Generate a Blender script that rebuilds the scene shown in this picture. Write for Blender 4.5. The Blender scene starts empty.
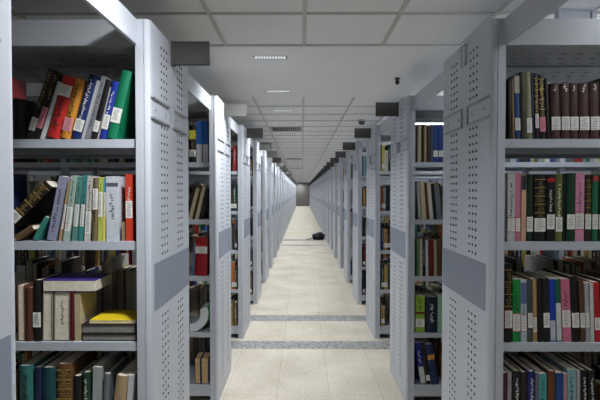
import bpy, bmesh, math, random
from mathutils import Vector, Matrix

SC = bpy.context.scene
COL = SC.collection
SC.view_settings.view_transform = 'Standard'
SC.view_settings.look = 'None'
SC.view_settings.exposure = 0.56
SC.view_settings.gamma = 1.0
SC.view_settings.use_curve_mapping = False
SC.cycles.use_denoising = True
SC.cycles.max_bounces = 8
SC.cycles.diffuse_bounces = 5
SC.cycles.sample_clamp_indirect = 4.0

# ------------------------------------------------------------------ measures
EYE = 1.55
F = 440.4                       # focal length in pixels of the 600 px wide frame
FACE = {-1: 0.614, 1: 0.760}    # distance of the two rows of end panels from the camera axis
NEAR = 1.781                    # near edge of the first full rack
STEP = 1.4126
DEEP = 0.617
HIGH = 2.244
CEIL = 2.510
COVER = 2.140
SHELVES = [1.762, 1.345, 0.930, 0.515, 0.130]
LONG = 2.26
NRACK = 31
END = 46.6
VX = 302.0
HORIZON = 191.5


def lin(c):
    c = c / 255.0
    return c / 12.92 if c <= 0.04045 else ((c + 0.055) / 1.055) ** 2.4


def rgb(r, g, b):
    return (lin(r), lin(g), lin(b), 1.0)


# ------------------------------------------------------------------ materials
MATS = {}


def material(name, colour, rough=0.5, metal=0.0, var=0.0, scale=8.0, bump=0.0, bump_scale=60.0, spec=0.5):
    if name in MATS:
        return MATS[name]
    m = bpy.data.materials.new(name)
    m.use_nodes = True
    nt = m.node_tree
    b = nt.nodes['Principled BSDF']
    b.inputs['Roughness'].default_value = rough
    b.inputs['Metallic'].default_value = metal
    b.inputs['Specular IOR Level'].default_value = spec
    tc = nt.nodes.new('ShaderNodeTexCoord')
    n = nt.nodes.new('ShaderNodeTexNoise')
    n.inputs['Scale'].default_value = scale
    n.inputs['Detail'].default_value = 4.0
    nt.links.new(tc.outputs['Object'], n.inputs['Vector'])
    r = nt.nodes.new('ShaderNodeValToRGB')
    lo = [max(0.0, c * (1 - var)) for c in colour[:3]]
    hi = [min(1.0, c * (1 + var)) for c in colour[:3]]
    r.color_ramp.elements[0].position = 0.3
    r.color_ramp.elements[1].position = 0.7
    r.color_ramp.elements[0].color = (*lo, 1)
    r.color_ramp.elements[1].color = (*hi, 1)
    nt.links.new(n.outputs['Fac'], r.inputs['Fac'])
    nt.links.new(r.outputs['Color'], b.inputs['Base Color'])
    if bump > 0:
        n2 = nt.nodes.new('ShaderNodeTexNoise')
        n2.inputs['Scale'].default_value = bump_scale
        nt.links.new(tc.outputs['Object'], n2.inputs['Vector'])
        bp = nt.nodes.new('ShaderNodeBump')
        bp.inputs['Strength'].default_value = bump
        bp.inputs['Distance'].default_value = 0.002
        nt.links.new(n2.outputs['Fac'], bp.inputs['Height'])
        nt.links.new(bp.outputs['Normal'], b.inputs['Normal'])
    MATS[name] = m
    return m


HOLESHADE = material('hole_shade', (0.02, 0.02, 0.022, 1), 0.9)  # shade inside the panel holes, put into the colour of their walls and backing
PAINT = material('powder_coated_steel', (0.47, 0.49, 0.54, 1), 0.42, 0.0, 0.03, 3.0, 0.05, 400.0)
BAND = material('band_paint', (0.215, 0.24, 0.30, 1), 0.5, 0.0, 0.03, 3.0)
SHELFP = material('shelf_steel', (0.44, 0.465, 0.51, 1), 0.42, 0.0, 0.03, 3.0)
FRAMEM = material('frame_shadow_grey', (0.30, 0.315, 0.35, 1), 0.5, 0.0, 0.03, 5.0)  # rails coloured darker to stand in for the shadow lines around them
SIGN = material('sign_holder_plastic', (0.075, 0.073, 0.069, 1), 0.5, 0.0, 0.05, 6.0)
COVERM = material('cover_steel', (0.34, 0.35, 0.37, 1), 0.4, 0.0, 0.05, 3.0)
PAGES = material('book_pages', rgb(214, 205, 186), 0.85, 0.0, 0.12, 60.0)
GREYPAGES = material('grey_pages', rgb(128, 124, 118), 0.85, 0.0, 0.12, 60.0)
FOXED = material('foxed_pages', rgb(186, 156, 112), 0.85, 0.0, 0.15, 60.0)
PAPER = material('label_paper', rgb(228, 226, 220), 0.8, 0.0, 0.03, 30.0)
PINKLAB = material('label_pink', rgb(226, 138, 150), 0.8, 0.0, 0.03, 30.0)
REDLAB = material('label_red_border', rgb(170, 50, 46), 0.8, 0.0, 0.03, 30.0)
INK = material('ink', rgb(36, 34, 38), 0.7)
PRINT = material('grey_print', rgb(120, 116, 116), 0.7)
GOLD = material('gold_foil', rgb(176, 146, 84), 0.4, 0.4, 0.1, 30.0)
WHITEINK = material('white_ink', rgb(224, 222, 214), 0.6)


def cover_mat(c):
    return material('cloth_%d_%d_%d' % c, tuple(v * 0.85 for v in rgb(*c)), 0.5, 0.0, 0.10, 25.0, 0.12, 500.0, 0.35)


def emitter(name, colour, strength):
    m = bpy.data.materials.new(name)
    m.use_nodes = True
    nt = m.node_tree
    nt.nodes.remove(nt.nodes['Principled BSDF'])
    e = nt.nodes.new('ShaderNodeEmission')
    e.inputs['Color'].default_value = colour
    e.inputs['Strength'].default_value = strength
    nt.links.new(e.outputs['Emission'], nt.nodes['Material Output'].inputs['Surface'])
    return m


def floor_mat():
    m = bpy.data.materials.new('beige_terrazzo')
    m.use_nodes = True
    nt = m.node_tree
    N, L = nt.nodes.new, nt.links.new
    b = nt.nodes['Principled BSDF']
    b.inputs['Roughness'].default_value = 0.6
    b.inputs['Specular IOR Level'].default_value = 0.3
    tc = N('ShaderNodeTexCoord')
    big = N('ShaderNodeTexNoise'); big.inputs['Scale'].default_value = 2.2; big.inputs['Detail'].default_value = 6
    L(tc.outputs['Object'], big.inputs['Vector'])
    r1 = N('ShaderNodeValToRGB')
    r1.color_ramp.elements[0].position = 0.32; r1.color_ramp.elements[0].color = (0.44, 0.40, 0.33, 1)
    r1.color_ramp.elements[1].position = 0.66; r1.color_ramp.elements[1].color = (0.555, 0.515, 0.44, 1)
    L(big.outputs['Fac'], r1.inputs['Fac'])
    fine = N('ShaderNodeTexNoise'); fine.inputs['Scale'].default_value = 55; fine.inputs['Detail'].default_value = 3
    L(tc.outputs['Object'], fine.inputs['Vector'])
    r2 = N('ShaderNodeValToRGB')
    r2.color_ramp.elements[0].position = 0.3; r2.color_ramp.elements[0].color = (0.80, 0.78, 0.74, 1)
    r2.color_ramp.elements[1].position = 0.55; r2.color_ramp.elements[1].color = (1, 1, 1, 1)
    L(fine.outputs['Fac'], r2.inputs['Fac'])
    mul = N('ShaderNodeMix'); mul.data_type = 'RGBA'; mul.blend_type = 'MULTIPLY'; mul.inputs['Factor'].default_value = 1
    L(r1.outputs['Color'], mul.inputs['A']); L(r2.outputs['Color'], mul.inputs['B'])
    brick = N('ShaderNodeTexBrick')
    brick.offset = 0.5
    brick.inputs['Color1'].default_value = (1, 1, 1, 1)
    brick.inputs['Color2'].default_value = (0.95, 0.94, 0.93, 1)
    brick.inputs['Mortar'].default_value = (0.80, 0.78, 0.75, 1)
    brick.inputs['Scale'].default_value = 1.0
    brick.inputs['Mortar Size'].default_value = 0.0035
    brick.inputs['Brick Width'].default_value = 0.8
    brick.inputs['Row Height'].default_value = 0.4
    mp = N('ShaderNodeMapping'); mp.inputs['Rotation'].default_value = (0, 0, math.pi / 2)
    mp.inputs['Location'].default_value = (0.13, 0.19, 0)
    L(tc.outputs['Object'], mp.inputs['Vector']); L(mp.outputs['Vector'], brick.inputs['Vector'])
    m2 = N('ShaderNodeMix'); m2.data_type = 'RGBA'; m2.blend_type = 'MULTIPLY'; m2.inputs['Factor'].default_value = 1
    L(mul.outputs['Result'], m2.inputs['A']); L(brick.outputs['Color'], m2.inputs['B'])
    L(m2.outputs['Result'], b.inputs['Base Color'])
    return m


def granite_mat():
    m = bpy.data.materials.new('grey_granite')
    m.use_nodes = True
    nt = m.node_tree
    N, L = nt.nodes.new, nt.links.new
    b = nt.nodes['Principled BSDF']
    b.inputs['Roughness'].default_value = 0.4
    tc = N('ShaderNodeTexCoord')
    v = N('ShaderNodeTexVoronoi'); v.inputs['Scale'].default_value = 85
    L(tc.outputs['Object'], v.inputs['Vector'])
    r = N('ShaderNodeValToRGB')
    r.color_ramp.elements[0].position = 0.1; r.color_ramp.elements[0].color = (0.09, 0.09, 0.10, 1)
    r.color_ramp.elements[1].position = 0.75; r.color_ramp.elements[1].color = (0.35, 0.345, 0.34, 1)
    s = N('ShaderNodeSeparateColor')
    L(v.outputs['Color'], s.inputs['Color']); L(s.outputs['Red'], r.inputs['Fac'])
    L(r.outputs['Color'], b.inputs['Base Color'])
    return m


FLOORM = floor_mat()
GRANITE = granite_mat()
TILE = material('ceiling_tile', (0.88, 0.88, 0.885, 1), 0.9, 0, 0.04, 90.0, 0.25, 160.0)
PLASTER = material('ceiling_plaster', (0.88, 0.88, 0.885, 1), 0.9, 0, 0.02, 2.0)
TBAR = material('ceiling_bar', (0.56, 0.555, 0.54, 1), 0.6, 0, 0.03, 4.0)
WALLM = material('wall_paint', (0.22, 0.215, 0.205, 1), 0.9, 0, 0.04, 2.0)
ENDWALL = material('end_wall_paint', (0.16, 0.155, 0.145, 1), 0.9, 0, 0.06, 2.0)


# ------------------------------------------------------------------ mesh helpers
def box(bm, x0, x1, y0, y1, z0, z1, mi=0):
    if x0 > x1: x0, x1 = x1, x0
    if y0 > y1: y0, y1 = y1, y0
    if z0 > z1: z0, z1 = z1, z0
    v = [bm.verts.new(p) for p in ((x0, y0, z0), (x1, y0, z0), (x1, y1, z0), (x0, y1, z0),
                                   (x0, y0, z1), (x1, y0, z1), (x1, y1, z1), (x0, y1, z1))]
    for q in ((3, 2, 1, 0), (4, 5, 6, 7), (0, 1, 5, 4), (1, 2, 6, 5), (2, 3, 7, 6), (3, 0, 4, 7)):
        f = bm.faces.new([v[i] for i in q])
        f.material_index = mi
    return v


def finish(bm, name, mats, bevel=0.0, smooth=False):
    if bevel > 0:
        bmesh.ops.bevel(bm, geom=list(bm.edges), offset=bevel, segments=2, affect='EDGES', profile=0.5)
    me = bpy.data.meshes.new(name)
    bm.normal_update()
    bm.to_mesh(me)
    bm.free()
    for m in (mats if isinstance(mats, (list, tuple)) else [mats]):
        me.materials.append(m)
    if smooth:
        for p in me.polygons:
            p.use_smooth = True
    return me


def link(name, data, parent=None, loc=(0, 0, 0), rot=(0, 0, 0)):
    o = bpy.data.objects.new(name, data)
    COL.objects.link(o)
    o.location = loc
    o.rotation_euler = rot
    if parent is not None:
        o.parent = parent
    return o


def tag(o, label, cat, group=None, kind=None):
    if label: o['label'] = label
    if cat: o['category'] = cat
    if group: o['group'] = group
    if kind: o['kind'] = kind
    return o


def structure(name, bm, mat):
    o = link(name, finish(bm, name, mat))
    o['kind'] = 'structure'
    return o


# ------------------------------------------------------------------ setting
bm = bmesh.new(); box(bm, -3.8, 3.8, -2.6, END, -0.1, 0.0); structure('floor', bm, FLOORM)
bm = bmesh.new(); box(bm, -3.8, 3.8, -2.6, END, CEIL, CEIL + 0.1); structure('ceiling', bm, TILE)
bm = bmesh.new(); box(bm, -3.9, -3.8, -2.6, END, 0, CEIL); structure('wall_left', bm, WALLM)
bm = bmesh.new(); box(bm, 3.8, 3.9, -2.6, END, 0, CEIL); structure('wall_right', bm, WALLM)
bm = bmesh.new(); box(bm, -3.8, 3.8, END, END + 0.1, 0, CEIL); structure('wall_back', bm, ENDWALL)
bm = bmesh.new(); box(bm, -3.8, 3.8, -2.7, -2.6, 0, CEIL); structure('wall_front', bm, WALLM)
for k, (y0, y1) in enumerate(((4.31, 4.535), (5.245, 5.49), (12.55, 12.85), (13.9, 14.3))):
    bm = bmesh.new(); box(bm, -3.8, 3.8, y0, y1, -0.05, 0.0015); structure('trim_%d' % (k + 1), bm, GRANITE)
# plain plaster strip between tiles
TX0, TSTEP, TY0 = 0.0136, 0.5132, 2.386
BULK0, BULK1 = TY0 + TSTEP, TY0 + 4 * TSTEP
bm = bmesh.new(); box(bm, -3.8, 3.8, BULK0, BULK1, CEIL - 0.012, CEIL + 0.02); structure('trim_5', bm, PLASTER)
# ceiling bars
bm = bmesh.new()
w = 0.011
for i in range(-7, 8):
    x = TX0 + i * TSTEP
    for (a, b) in ((-2.6, BULK0 - 0.002), (BULK1 + 0.002, END)):
        box(bm, x - w, x + w, a, b, CEIL - 0.010, CEIL + 0.005)
j = -9
while TY0 + j * TSTEP < END:
    y = TY0 + j * TSTEP
    if not (1 < j < 4):
        ww = 0.008
        box(bm, -3.8, 3.8, y - ww, y + ww, CEIL - 0.009, CEIL + 0.005)
    j += 1
structure('trim_6', bm, TBAR)


# ------------------------------------------------------------------ racks
def end_panel_mesh(s):
    bm = bmesh.new()
    T = 0.058
    prof = [(0.0, 0.022), (0.0025, 0.010), (0.009, 0.0025), (0.019, 0.0), (0.0225, 0.0), (0.0235, 0.004), (0.0265, 0.004), (0.0275, 0.0), (T, 0.0), (T, 0.03), (0.050, 0.03)]
    far = [(x, DEEP - y) for (x, y) in prof]
    ring = far[::-1] + [] 
    # side returns
    for P, flip in ((prof, False), (far, True)):
        lo = [bm.verts.new((s * x, y, 0)) for x, y in P]
        hi = [bm.verts.new((s * x, y, HIGH)) for x, y in P]
        for a in range(len(P) - 1):
            bm.faces.new((lo[a], lo[a + 1], hi[a + 1], hi[a]))
    # inner plate
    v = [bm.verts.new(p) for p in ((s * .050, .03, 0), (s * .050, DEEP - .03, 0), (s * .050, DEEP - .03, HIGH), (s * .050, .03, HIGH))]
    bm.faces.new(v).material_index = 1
    # top cap
    v = [bm.verts.new((s * x, y, HIGH)) for x, y in prof[:9] + [p for p in far[:9][::-1]]]
    bm.faces.new(v)
    # face with real round holes
    P = 0.0375
    cols = []
    for c in (0.185, 0.432):
        for k in (-1, 0, 1):
            cols.append(c + k * P)
    ys = [0.022]
    kinds = []
    for c in cols:
        if c - P / 2 > ys[-1] + 1e-5:
            ys.append(c - P / 2); kinds.append(False)
        ys.append(c + P / 2); kinds.append(True)
    ys.append(DEEP - 0.022); kinds.append(False)
    zp = 0.0345
    rows = []
    z = 0.14
    while z < 2.19:
        blocked = (1.03 < z < 1.27) or (1.835 < z < 1.965)
        rows.append((z, not blocked))
        z += zp
    zs = [0.0, rows[0][0] - zp / 2] + [r[0] + zp / 2 for r in rows] + [HIGH]
    zk = [False] + [r[1] for r in rows] + [False]
    grid = {}

    def V(i, k):
        if (i, k) not in grid:
            grid[(i, k)] = bm.verts.new((0, ys[i], zs[k]))
        return grid[(i, k)]
    R = 0.0080
    for k in range(len(zs) - 1):
        for i in range(len(ys) - 1):
            c = [V(i, k), V(i + 1, k), V(i + 1, k + 1), V(i, k + 1)]
            if not (kinds[i] and zk[k]):
                bm.faces.new(c)
                continue
            cy, cz = (ys[i] + ys[i + 1]) / 2, (zs[k] + zs[k + 1]) / 2
            o = []
            oi = []
            for q in range(8):
                a = -3 * math.pi / 4 + q * math.pi / 4
                p = (cy + R * math.cos(a), cz + R * 0.8 * math.sin(a))
                o.append(bm.verts.new((0, *p)))
                oi.append(bm.verts.new((s * 0.004, *p)))
            for q in range(4):
                bm.faces.new((c[q], o[2 * q + 1], o[2 * q]))
                bm.faces.new((c[q], c[(q + 1) % 4], o[(2 * q + 2) % 8], o[2 * q + 1]))
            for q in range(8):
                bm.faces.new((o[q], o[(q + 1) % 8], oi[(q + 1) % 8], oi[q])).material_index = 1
    bmesh.ops.remove_doubles(bm, verts=list(bm.verts), dist=1e-5)
    bmesh.ops.recalc_face_normals(bm, faces=list(bm.faces))
    return finish(bm, 'end_panel', [PAINT, HOLESHADE])


def band_mesh(s):
    bm = bmesh.new(); box(bm, -s * 0.0015, s * 0.003, 0.040, DEEP - 0.03, 1.052, 1.250)
    return finish(bm, 'colour_band', BAND)


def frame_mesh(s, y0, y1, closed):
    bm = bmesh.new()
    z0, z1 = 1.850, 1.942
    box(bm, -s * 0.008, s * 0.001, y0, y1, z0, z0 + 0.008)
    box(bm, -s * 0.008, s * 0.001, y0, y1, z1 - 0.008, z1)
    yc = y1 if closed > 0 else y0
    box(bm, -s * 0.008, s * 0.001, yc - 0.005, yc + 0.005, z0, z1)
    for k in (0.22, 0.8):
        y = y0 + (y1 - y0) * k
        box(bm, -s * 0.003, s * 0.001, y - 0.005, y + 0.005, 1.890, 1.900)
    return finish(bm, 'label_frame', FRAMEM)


def sign_mesh(s):
    bm = bmesh.new()
    y = 0.30
    X0, X1 = -0.178, -0.016
    z0, z1 = 2.145, 2.252
    box(bm, s * X0, s * X1, y - 0.006, y + 0.006, z0, z1)
    # raised rim
    for (a, b, c, d) in ((X0, X1, z0, z0 + .006), (X0, X1, z1 - .006, z1), (X0, X0 + .006, z0, z1), (X1 - .006, X1, z0, z1)):
        box(bm, s * a, s * b, y - 0.010, y + 0.010, c, d)
    # hinge against the panel
    box(bm, s * X1, s * 0.001, y - 0.015, y + 0.015, z0 - 0.004, z1)
    return finish(bm, 'sign_holder', SIGN)


def clip_mesh(s):
    bm = bmesh.new()
    box(bm, -s * 0.004, s * 0.001, 0.272, 0.322, 2.135, 2.232)
    box(bm, -s * 0.010, s * 0.001, 0.268, 0.276, 2.135, 2.235)
    box(bm, -s * 0.010, s * 0.001, 0.318, 0.326, 2.135, 2.235)
    return finish(bm, 'sign_clip', PAINT)


def cover_mesh(s):
    """top cover: slotted underside, closed upper side"""
    bm = bmesh.new()
    x0, x1 = 0.06, LONG
    for (ya, yb) in ((0.014, 0.305), (0.312, DEEP - 0.014)):
        nrow = 4
        py = (yb - ya) / nrow
        px = 0.0688
        ncol = int((x1 - x0) / px)
        px = (x1 - x0) / ncol
        grid = {}

        def V(x, y):
            k = (round(x, 5), round(y, 5))
            if k not in grid:
                grid[k] = bm.verts.new((s * x, y, COVER))
            return grid[k]
        for r in range(nrow):
            off = 0.5 if r % 2 else 0.0
            for c in range(ncol):
                xa, xb, yc, yd = x0 + c * px, x0 + (c + 1) * px, ya + r * py, ya + (r + 1) * py
                m = [V(xa, yc), V(xb, yc), V(xb, yd), V(xa, yd)]
                cx, cy = xa + px * (0.32 if r % 2 else 0.68), (yc + yd) / 2
                hx, hy = 0.0125, 0.0055
                h = [bm.verts.new((s * (cx + i * hx), cy + j * hy, COVER)) for i, j in ((-1, -1), (1, -1), (1, 1), (-1, 1))]
                for q in range(4):
                    bm.faces.new((m[q], m[(q + 1) % 4], h[(q + 1) % 4], h[q]))
    box(bm, s * x0, s * x1, 0.014, DEEP - 0.014, 2.20, 2.215)
    box(bm, s * x0, s * x1, 0.303, 0.314, 2.135, 2.20)
    bmesh.ops.recalc_face_normals(bm, faces=list(bm.faces))
    return finish(bm, 'top_cover', COVERM)


def fascia_mesh(s, y0):
    bm = bmesh.new(); box(bm, s * 0.0585, s * LONG, y0, y0 + 0.012, COVER - 0.002, HIGH - 0.002)
    return finish(bm, 'fascia', COVERM)


def shelf_mesh(s, base=False):
    bm = bmesh.new()
    lip = 0.082 if base else 0.034
    x0, x1 = 0.0585, LONG
    ya, yb = 0.012, DEEP - 0.012
    box(bm, s * x0, s * x1, ya + 0.002, yb - 0.002, -0.012, 0.0)
    box(bm, s * x0, s * x1, ya, ya + 0.014, -lip, 0.001)
    box(bm, s * x0, s * x1, yb - 0.014, yb, -lip, 0.001)
    return finish(bm, 'shelf', SHELFP)


def upright_mesh(s, x, y):
    bm = bmesh.new(); box(bm, s * (x - 0.018), s * (x + 0.018), y - 0.022, y + 0.022, 0.0, COVER)
    return finish(bm, 'upright', PAINT)


def beam_mesh(s, length):
    bm = bmesh.new(); box(bm, s * 0.050, s * 0.066, -length, 0.001, COVER, HIGH)
    bmesh.ops.bevel(bm, geom=list(bm.edges), offset=0.002, segments=1, affect='EDGES')
    return finish(bm, 'tie_beam', PAINT)


ORD = ('first second third fourth fifth sixth seventh eighth ninth tenth eleventh twelfth thirteenth fourteenth fifteenth sixteenth seventeenth '
       'eighteenth nineteenth twentieth twenty-first twenty-second twenty-third twenty-fourth twenty-fifth twenty-sixth twenty-seventh twenty-eighth '
       'twenty-ninth thirtieth thirty-first thirty-second').split()
TENS = {20: 'twenty', 30: 'thirty', 40: 'forty', 50: 'fifty', 60: 'sixty', 70: 'seventy', 80: 'eighty', 90: 'ninety'}


def nth(k):
    if k < len(ORD):
        return ORD[k]
    n = k + 1
    t = n // 10 * 10
    return TENS[t] + '-' + ORD[n - t - 1] if n > t else TENS[t][:-1] + 'ieth'


ROW = {-1: 'brightly lit row', 1: 'shaded row'}
FRONT = {-1: [NEAR + n * STEP for n in range(NRACK)], 1: [NEAR + n * STEP for n in range(NRACK)]}


def child(name, me, parent, loc=(0, 0, 0)):
    return link(name, me, parent, loc)


def copy_tree(o, parent=None):
    c = o.copy()
    COL.objects.link(c)
    c.parent = parent
    for ch in list(o.children):
        copy_tree(ch, c)
    return c


def make_rack(s):
    root = link('library_rack', None)
    pan = child('end_panel', end_panel_mesh(s), root)
    b = child('colour_band', band_mesh(s), pan); b['label'] = 'darker grey band across the panel'
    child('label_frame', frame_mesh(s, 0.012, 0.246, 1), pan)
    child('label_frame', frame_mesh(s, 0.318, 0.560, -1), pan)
    child('top_cover', cover_mesh(s), root)
    child('fascia', fascia_mesh(s, 0.001), root)
    child('fascia', fascia_mesh(s, DEEP - 0.013), root)
    sm, bs = shelf_mesh(s), shelf_mesh(s, True)
    for i, z in enumerate(SHELVES):
        child('shelf', bs if i == 4 else sm, root, (0, 0, z))
    for x in (1.14, 2.24):
        for y in (0.055, DEEP - 0.055):
            child('upright', upright_mesh(s, x, y), root)
    return root


SIGNM = {s: sign_mesh(s) for s in (-1, 1)}
for s in (-1, 1):
    proto = None
    beam = beam_mesh(s, STEP - DEEP)
    for n, y in enumerate(FRONT[s]):
        if proto is None:
            r = proto = make_rack(s)
        else:
            r = copy_tree(proto)
        r.location = (s * FACE[s], y, 0)
        tag(r, 'grey steel book rack, %s whole one from the camera in the %s' % (ORD[n], ROW[s]), 'book rack', 'book racks of the ' + ROW[s])
    for r in [o for o in COL.objects if o.parent is None and o.name.startswith('library_rack') and o.location.x * s > 0]:
        first = abs(r.location.y - NEAR) < 0.01
        if s == 1 and first:
            c = child('sign_clip', clip_mesh(s), r); c['label'] = 'empty clip without its sign plate'
            child('tie_beam', beam_mesh(s, 1.25), r)
        else:
            c = child('sign_holder', SIGNM[s], r); c['label'] = 'dark blank sign holder sticking out into the aisle'
            if first:
                child('tie_beam', beam_mesh(s, 0.832), r)
            else:
                child('tie_beam', beam, r)
# the rack cut off by the picture's edge
r0 = make_rack(-1)
r0.location = (-FACE[-1], 0.948 - DEEP, 0)
tag(r0, 'grey steel rack whose end panel is cut off at the picture edge', 'book rack', 'book racks of the ' + ROW[-1])

#BOOKS_BEGIN
# ------------------------------------------------------------------ books
ROWB = {-1: 'lit row', 1: 'shaded row'}
SHELF_WORD = ['top shelf', 'second shelf', 'third shelf', 'fourth shelf', 'bottom shelf']
BOOK_MESH = {}


def clampc(c):
    return tuple(int(max(0, min(255, v))) for v in c)


def scribble(bm, rng, x0, x1, z0, z1, y, mi=0, vertical=True):
    """rows of small pen-like strokes, proud of the spine by a fraction of a millimetre"""
    z = z1
    xm = (x0 + x1) / 2
    w = (x1 - x0)
    skip = False
    while z > z0:
        h = rng.uniform(0.003, 0.009)
        skip = not skip and rng.random() > 0.9
        if not skip:
            dx = rng.uniform(-0.16, 0.16) * w
            hw = rng.uniform(0.10, 0.30) * w
            box(bm, xm + dx - hw, xm + dx + hw * rng.uniform(0.3, 1), y - 0.0006, y + 0.0004, z - h * 0.45, z, mi)
            if rng.random() < 0.5:
                box(bm, xm + dx - 0.001, xm + dx + 0.001, y - 0.0006, y + 0.0004, z - h * 1.2, z, mi)
        z -= h * 1.2


def spine_profile(w, soft):
    if soft:
        return [(0, 0.0), (w, 0.0)]
    n = 6
    out = []
    for i in range(n + 1):
        t = i / n
        out.append((w * t, -0.16 * w * math.sin(math.pi * t) if w < 0.06 else -0.008 * math.sin(math.pi * t)))
    return out


def book_cover_mesh(w, h, d, colour, soft):
    """cover: spine and two boards standing proud of the page block; local x 0..w, y 0..d (spine at y=0), z 0..h"""
    bm = bmesh.new()
    t = 0.0012 if soft else 0.0026
    t = min(t, w * 0.2)
    prof = spine_profile(w, soft)
    outer = [(0, d)] + [(x, y) for x, y in prof] + [(w, d)]
    inner = [(w - t, d)] + [(max(t, min(w - t, x)), y + t * 1.3) for x, y in prof[::-1]] + [(t, d)]
    P = outer + inner
    lo = [bm.verts.new((x, y, 0)) for x, y in P]
    hi = [bm.verts.new((x, y, h)) for x, y in P]
    n = len(P)
    for a in range(n):
        b = (a + 1) % n
        bm.faces.new((lo[a], lo[b], hi[b], hi[a]))
    m = len(outer)
    for k in range(m - 1):
        bm.faces.new((hi[k], hi[k + 1], hi[n - 2 - k], hi[n - 1 - k]))
        bm.faces.new((lo[k + 1], lo[k], lo[n - 1 - k], lo[n - 2 - k]))
    bmesh.ops.recalc_face_normals(bm, faces=list(bm.faces))
    return finish(bm, 'book', cover_mat(colour))


def page_mesh(w, h, d, soft, mat=None):
    bm = bmesh.new()
    t = min(0.0026, w * 0.2) if not soft else min(0.0012, w * 0.2)
    in_ = 0.0006 if soft else 0.0035
    box(bm, t, w - t, 0.004, d - in_, in_, h - in_)
    return finish(bm, 'page_block', mat or PAGES)


def label_mesh(w, z0, z1, y, mat, rng, red=False):
    bm = bmesh.new()
    e = 0.0012
    box(bm, e, w - e, y - 0.0008, y + 0.003, z0, z1)
    return finish(bm, 'call_number_label', mat)


def label_print_mesh(w, z0, z1, y, rng):
    bm = bmesh.new()
    z = z1 - 0.006
    while z > z0 + 0.007:
        a = rng.uniform(0.12, 0.3) * w
        b = rng.uniform(0.62, 0.86) * w
        x = a
        while x < b:
            l = rng.uniform(0.002, 0.006)
            box(bm, x, min(b, x + l), y - 0.0012, y, z - 0.0018, z)
            x += l + 0.0014
        z -= 0.0068
    if not bm.faces:
        box(bm, w * .3, w * .6, y - 0.0014, y, (z0 + z1) / 2 - .001, (z0 + z1) / 2 + .001)
    return finish(bm, 'label_print', PRINT)


def make_book(w, h, d, colour, rng, label=None, title=None, soft=False, bands=None, upper=None, detail=True, back=False, pages=None):
    """returns the book's top object (its cover) with children"""
    o = link('book', book_cover_mesh(w, h, d, colour, soft))
    child('page_block', page_mesh(w, h, d, soft, pages), o)
    if back:
        return o
    y0 = 0.0 if soft else -(0.16 * w if w < 0.06 else 0.008)
    if upper is not None:          # a differently coloured part of the spine (z0, z1, colour)
        bm = bmesh.new(); box(bm, 0.0008, w - 0.0008, y0 - 0.0004, 0.004, upper[0] * h, upper[1] * h)
        u = child('spine_panel', finish(bm, 'spine_panel', cover_mat(upper[2])), o)
        u['label'] = 'differently coloured part of the spine'
    if bands is not None:
        bm = bmesh.new()
        for q in range(bands):
            z = h * (0.30 + 0.62 * q / max(1, bands - 1)) if bands > 1 else h * 0.8
            box(bm, 0.001, w - 0.001, y0 - 0.0006, y0 + 0.003, z - 0.0015, z + 0.0015)
            if detail:
                gap = h * 0.62 / max(1, bands - 1)
                for k in range(int(gap / 0.008) if q else 3):
                    zz = z - 0.008 - 0.007 * k
                    hw = rng.uniform(.12, .36) * w
                    xc = w / 2 + rng.uniform(-.1, .1) * w
                    box(bm, xc - hw, xc + hw, y0 - 0.0006, y0 + 0.003, zz - 0.0016, zz)
        g = child('gold_ornament', finish(bm, 'gold_ornament', GOLD), o)
        g['label'] = 'gold stamped ornament bands'
    if title is not None and detail:
        bm = bmesh.new()
        scribble(bm, rng, w * 0.15, w * 0.85, h * title[0], h * title[1], y0, 0)
        child('spine_lettering', finish(bm, 'spine_lettering', title[2]), o)
    if label is not None:
        z0, z1 = label[0], label[1]
        mat = {'w': PAPER, 'p': PINKLAB, 'r': PAPER}[label[2]]
        if label[2] == 'r':
            bm = bmesh.new(); box(bm, 0.0004, w - 0.0004, y0 - 0.0006, y0 + 0.003, z0 - 0.003, z1 + 0.003)
            bb = child('label_border', finish(bm, 'label_border', REDLAB), o)
            bb['label'] = 'red border round the label'
        l = child('call_number_label', label_mesh(w, z0, z1, y0, mat, rng), o)
        if detail:
            child('label_print', label_print_mesh(w, z0, z1, y0 - 0.0008, rng), l)
    return o


def put_book(s, rack_y, shelf, X, w, lean, yoff, o, z=None):
    """X: position of the lower edge on the shelf's left side as seen; lean in radians, to the seen right when positive"""
    z = SHELVES[shelf] + 0.0015 if z is None else z
    o.rotation_euler = (0, lean, 0)
    y = rack_y + yoff
    if lean > 0:      # pivot at the lower right corner
        o.location = (X + w * (1 - math.cos(lean)), y, z + w * math.sin(lean))
    else:
        o.location = (X, y, z)


def wx(px, depth):
    return (px - VX) * depth / F


GOLDT, WHT, INKT = GOLD, WHITEINK, INK
BLACK = (24, 23, 25)
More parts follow.
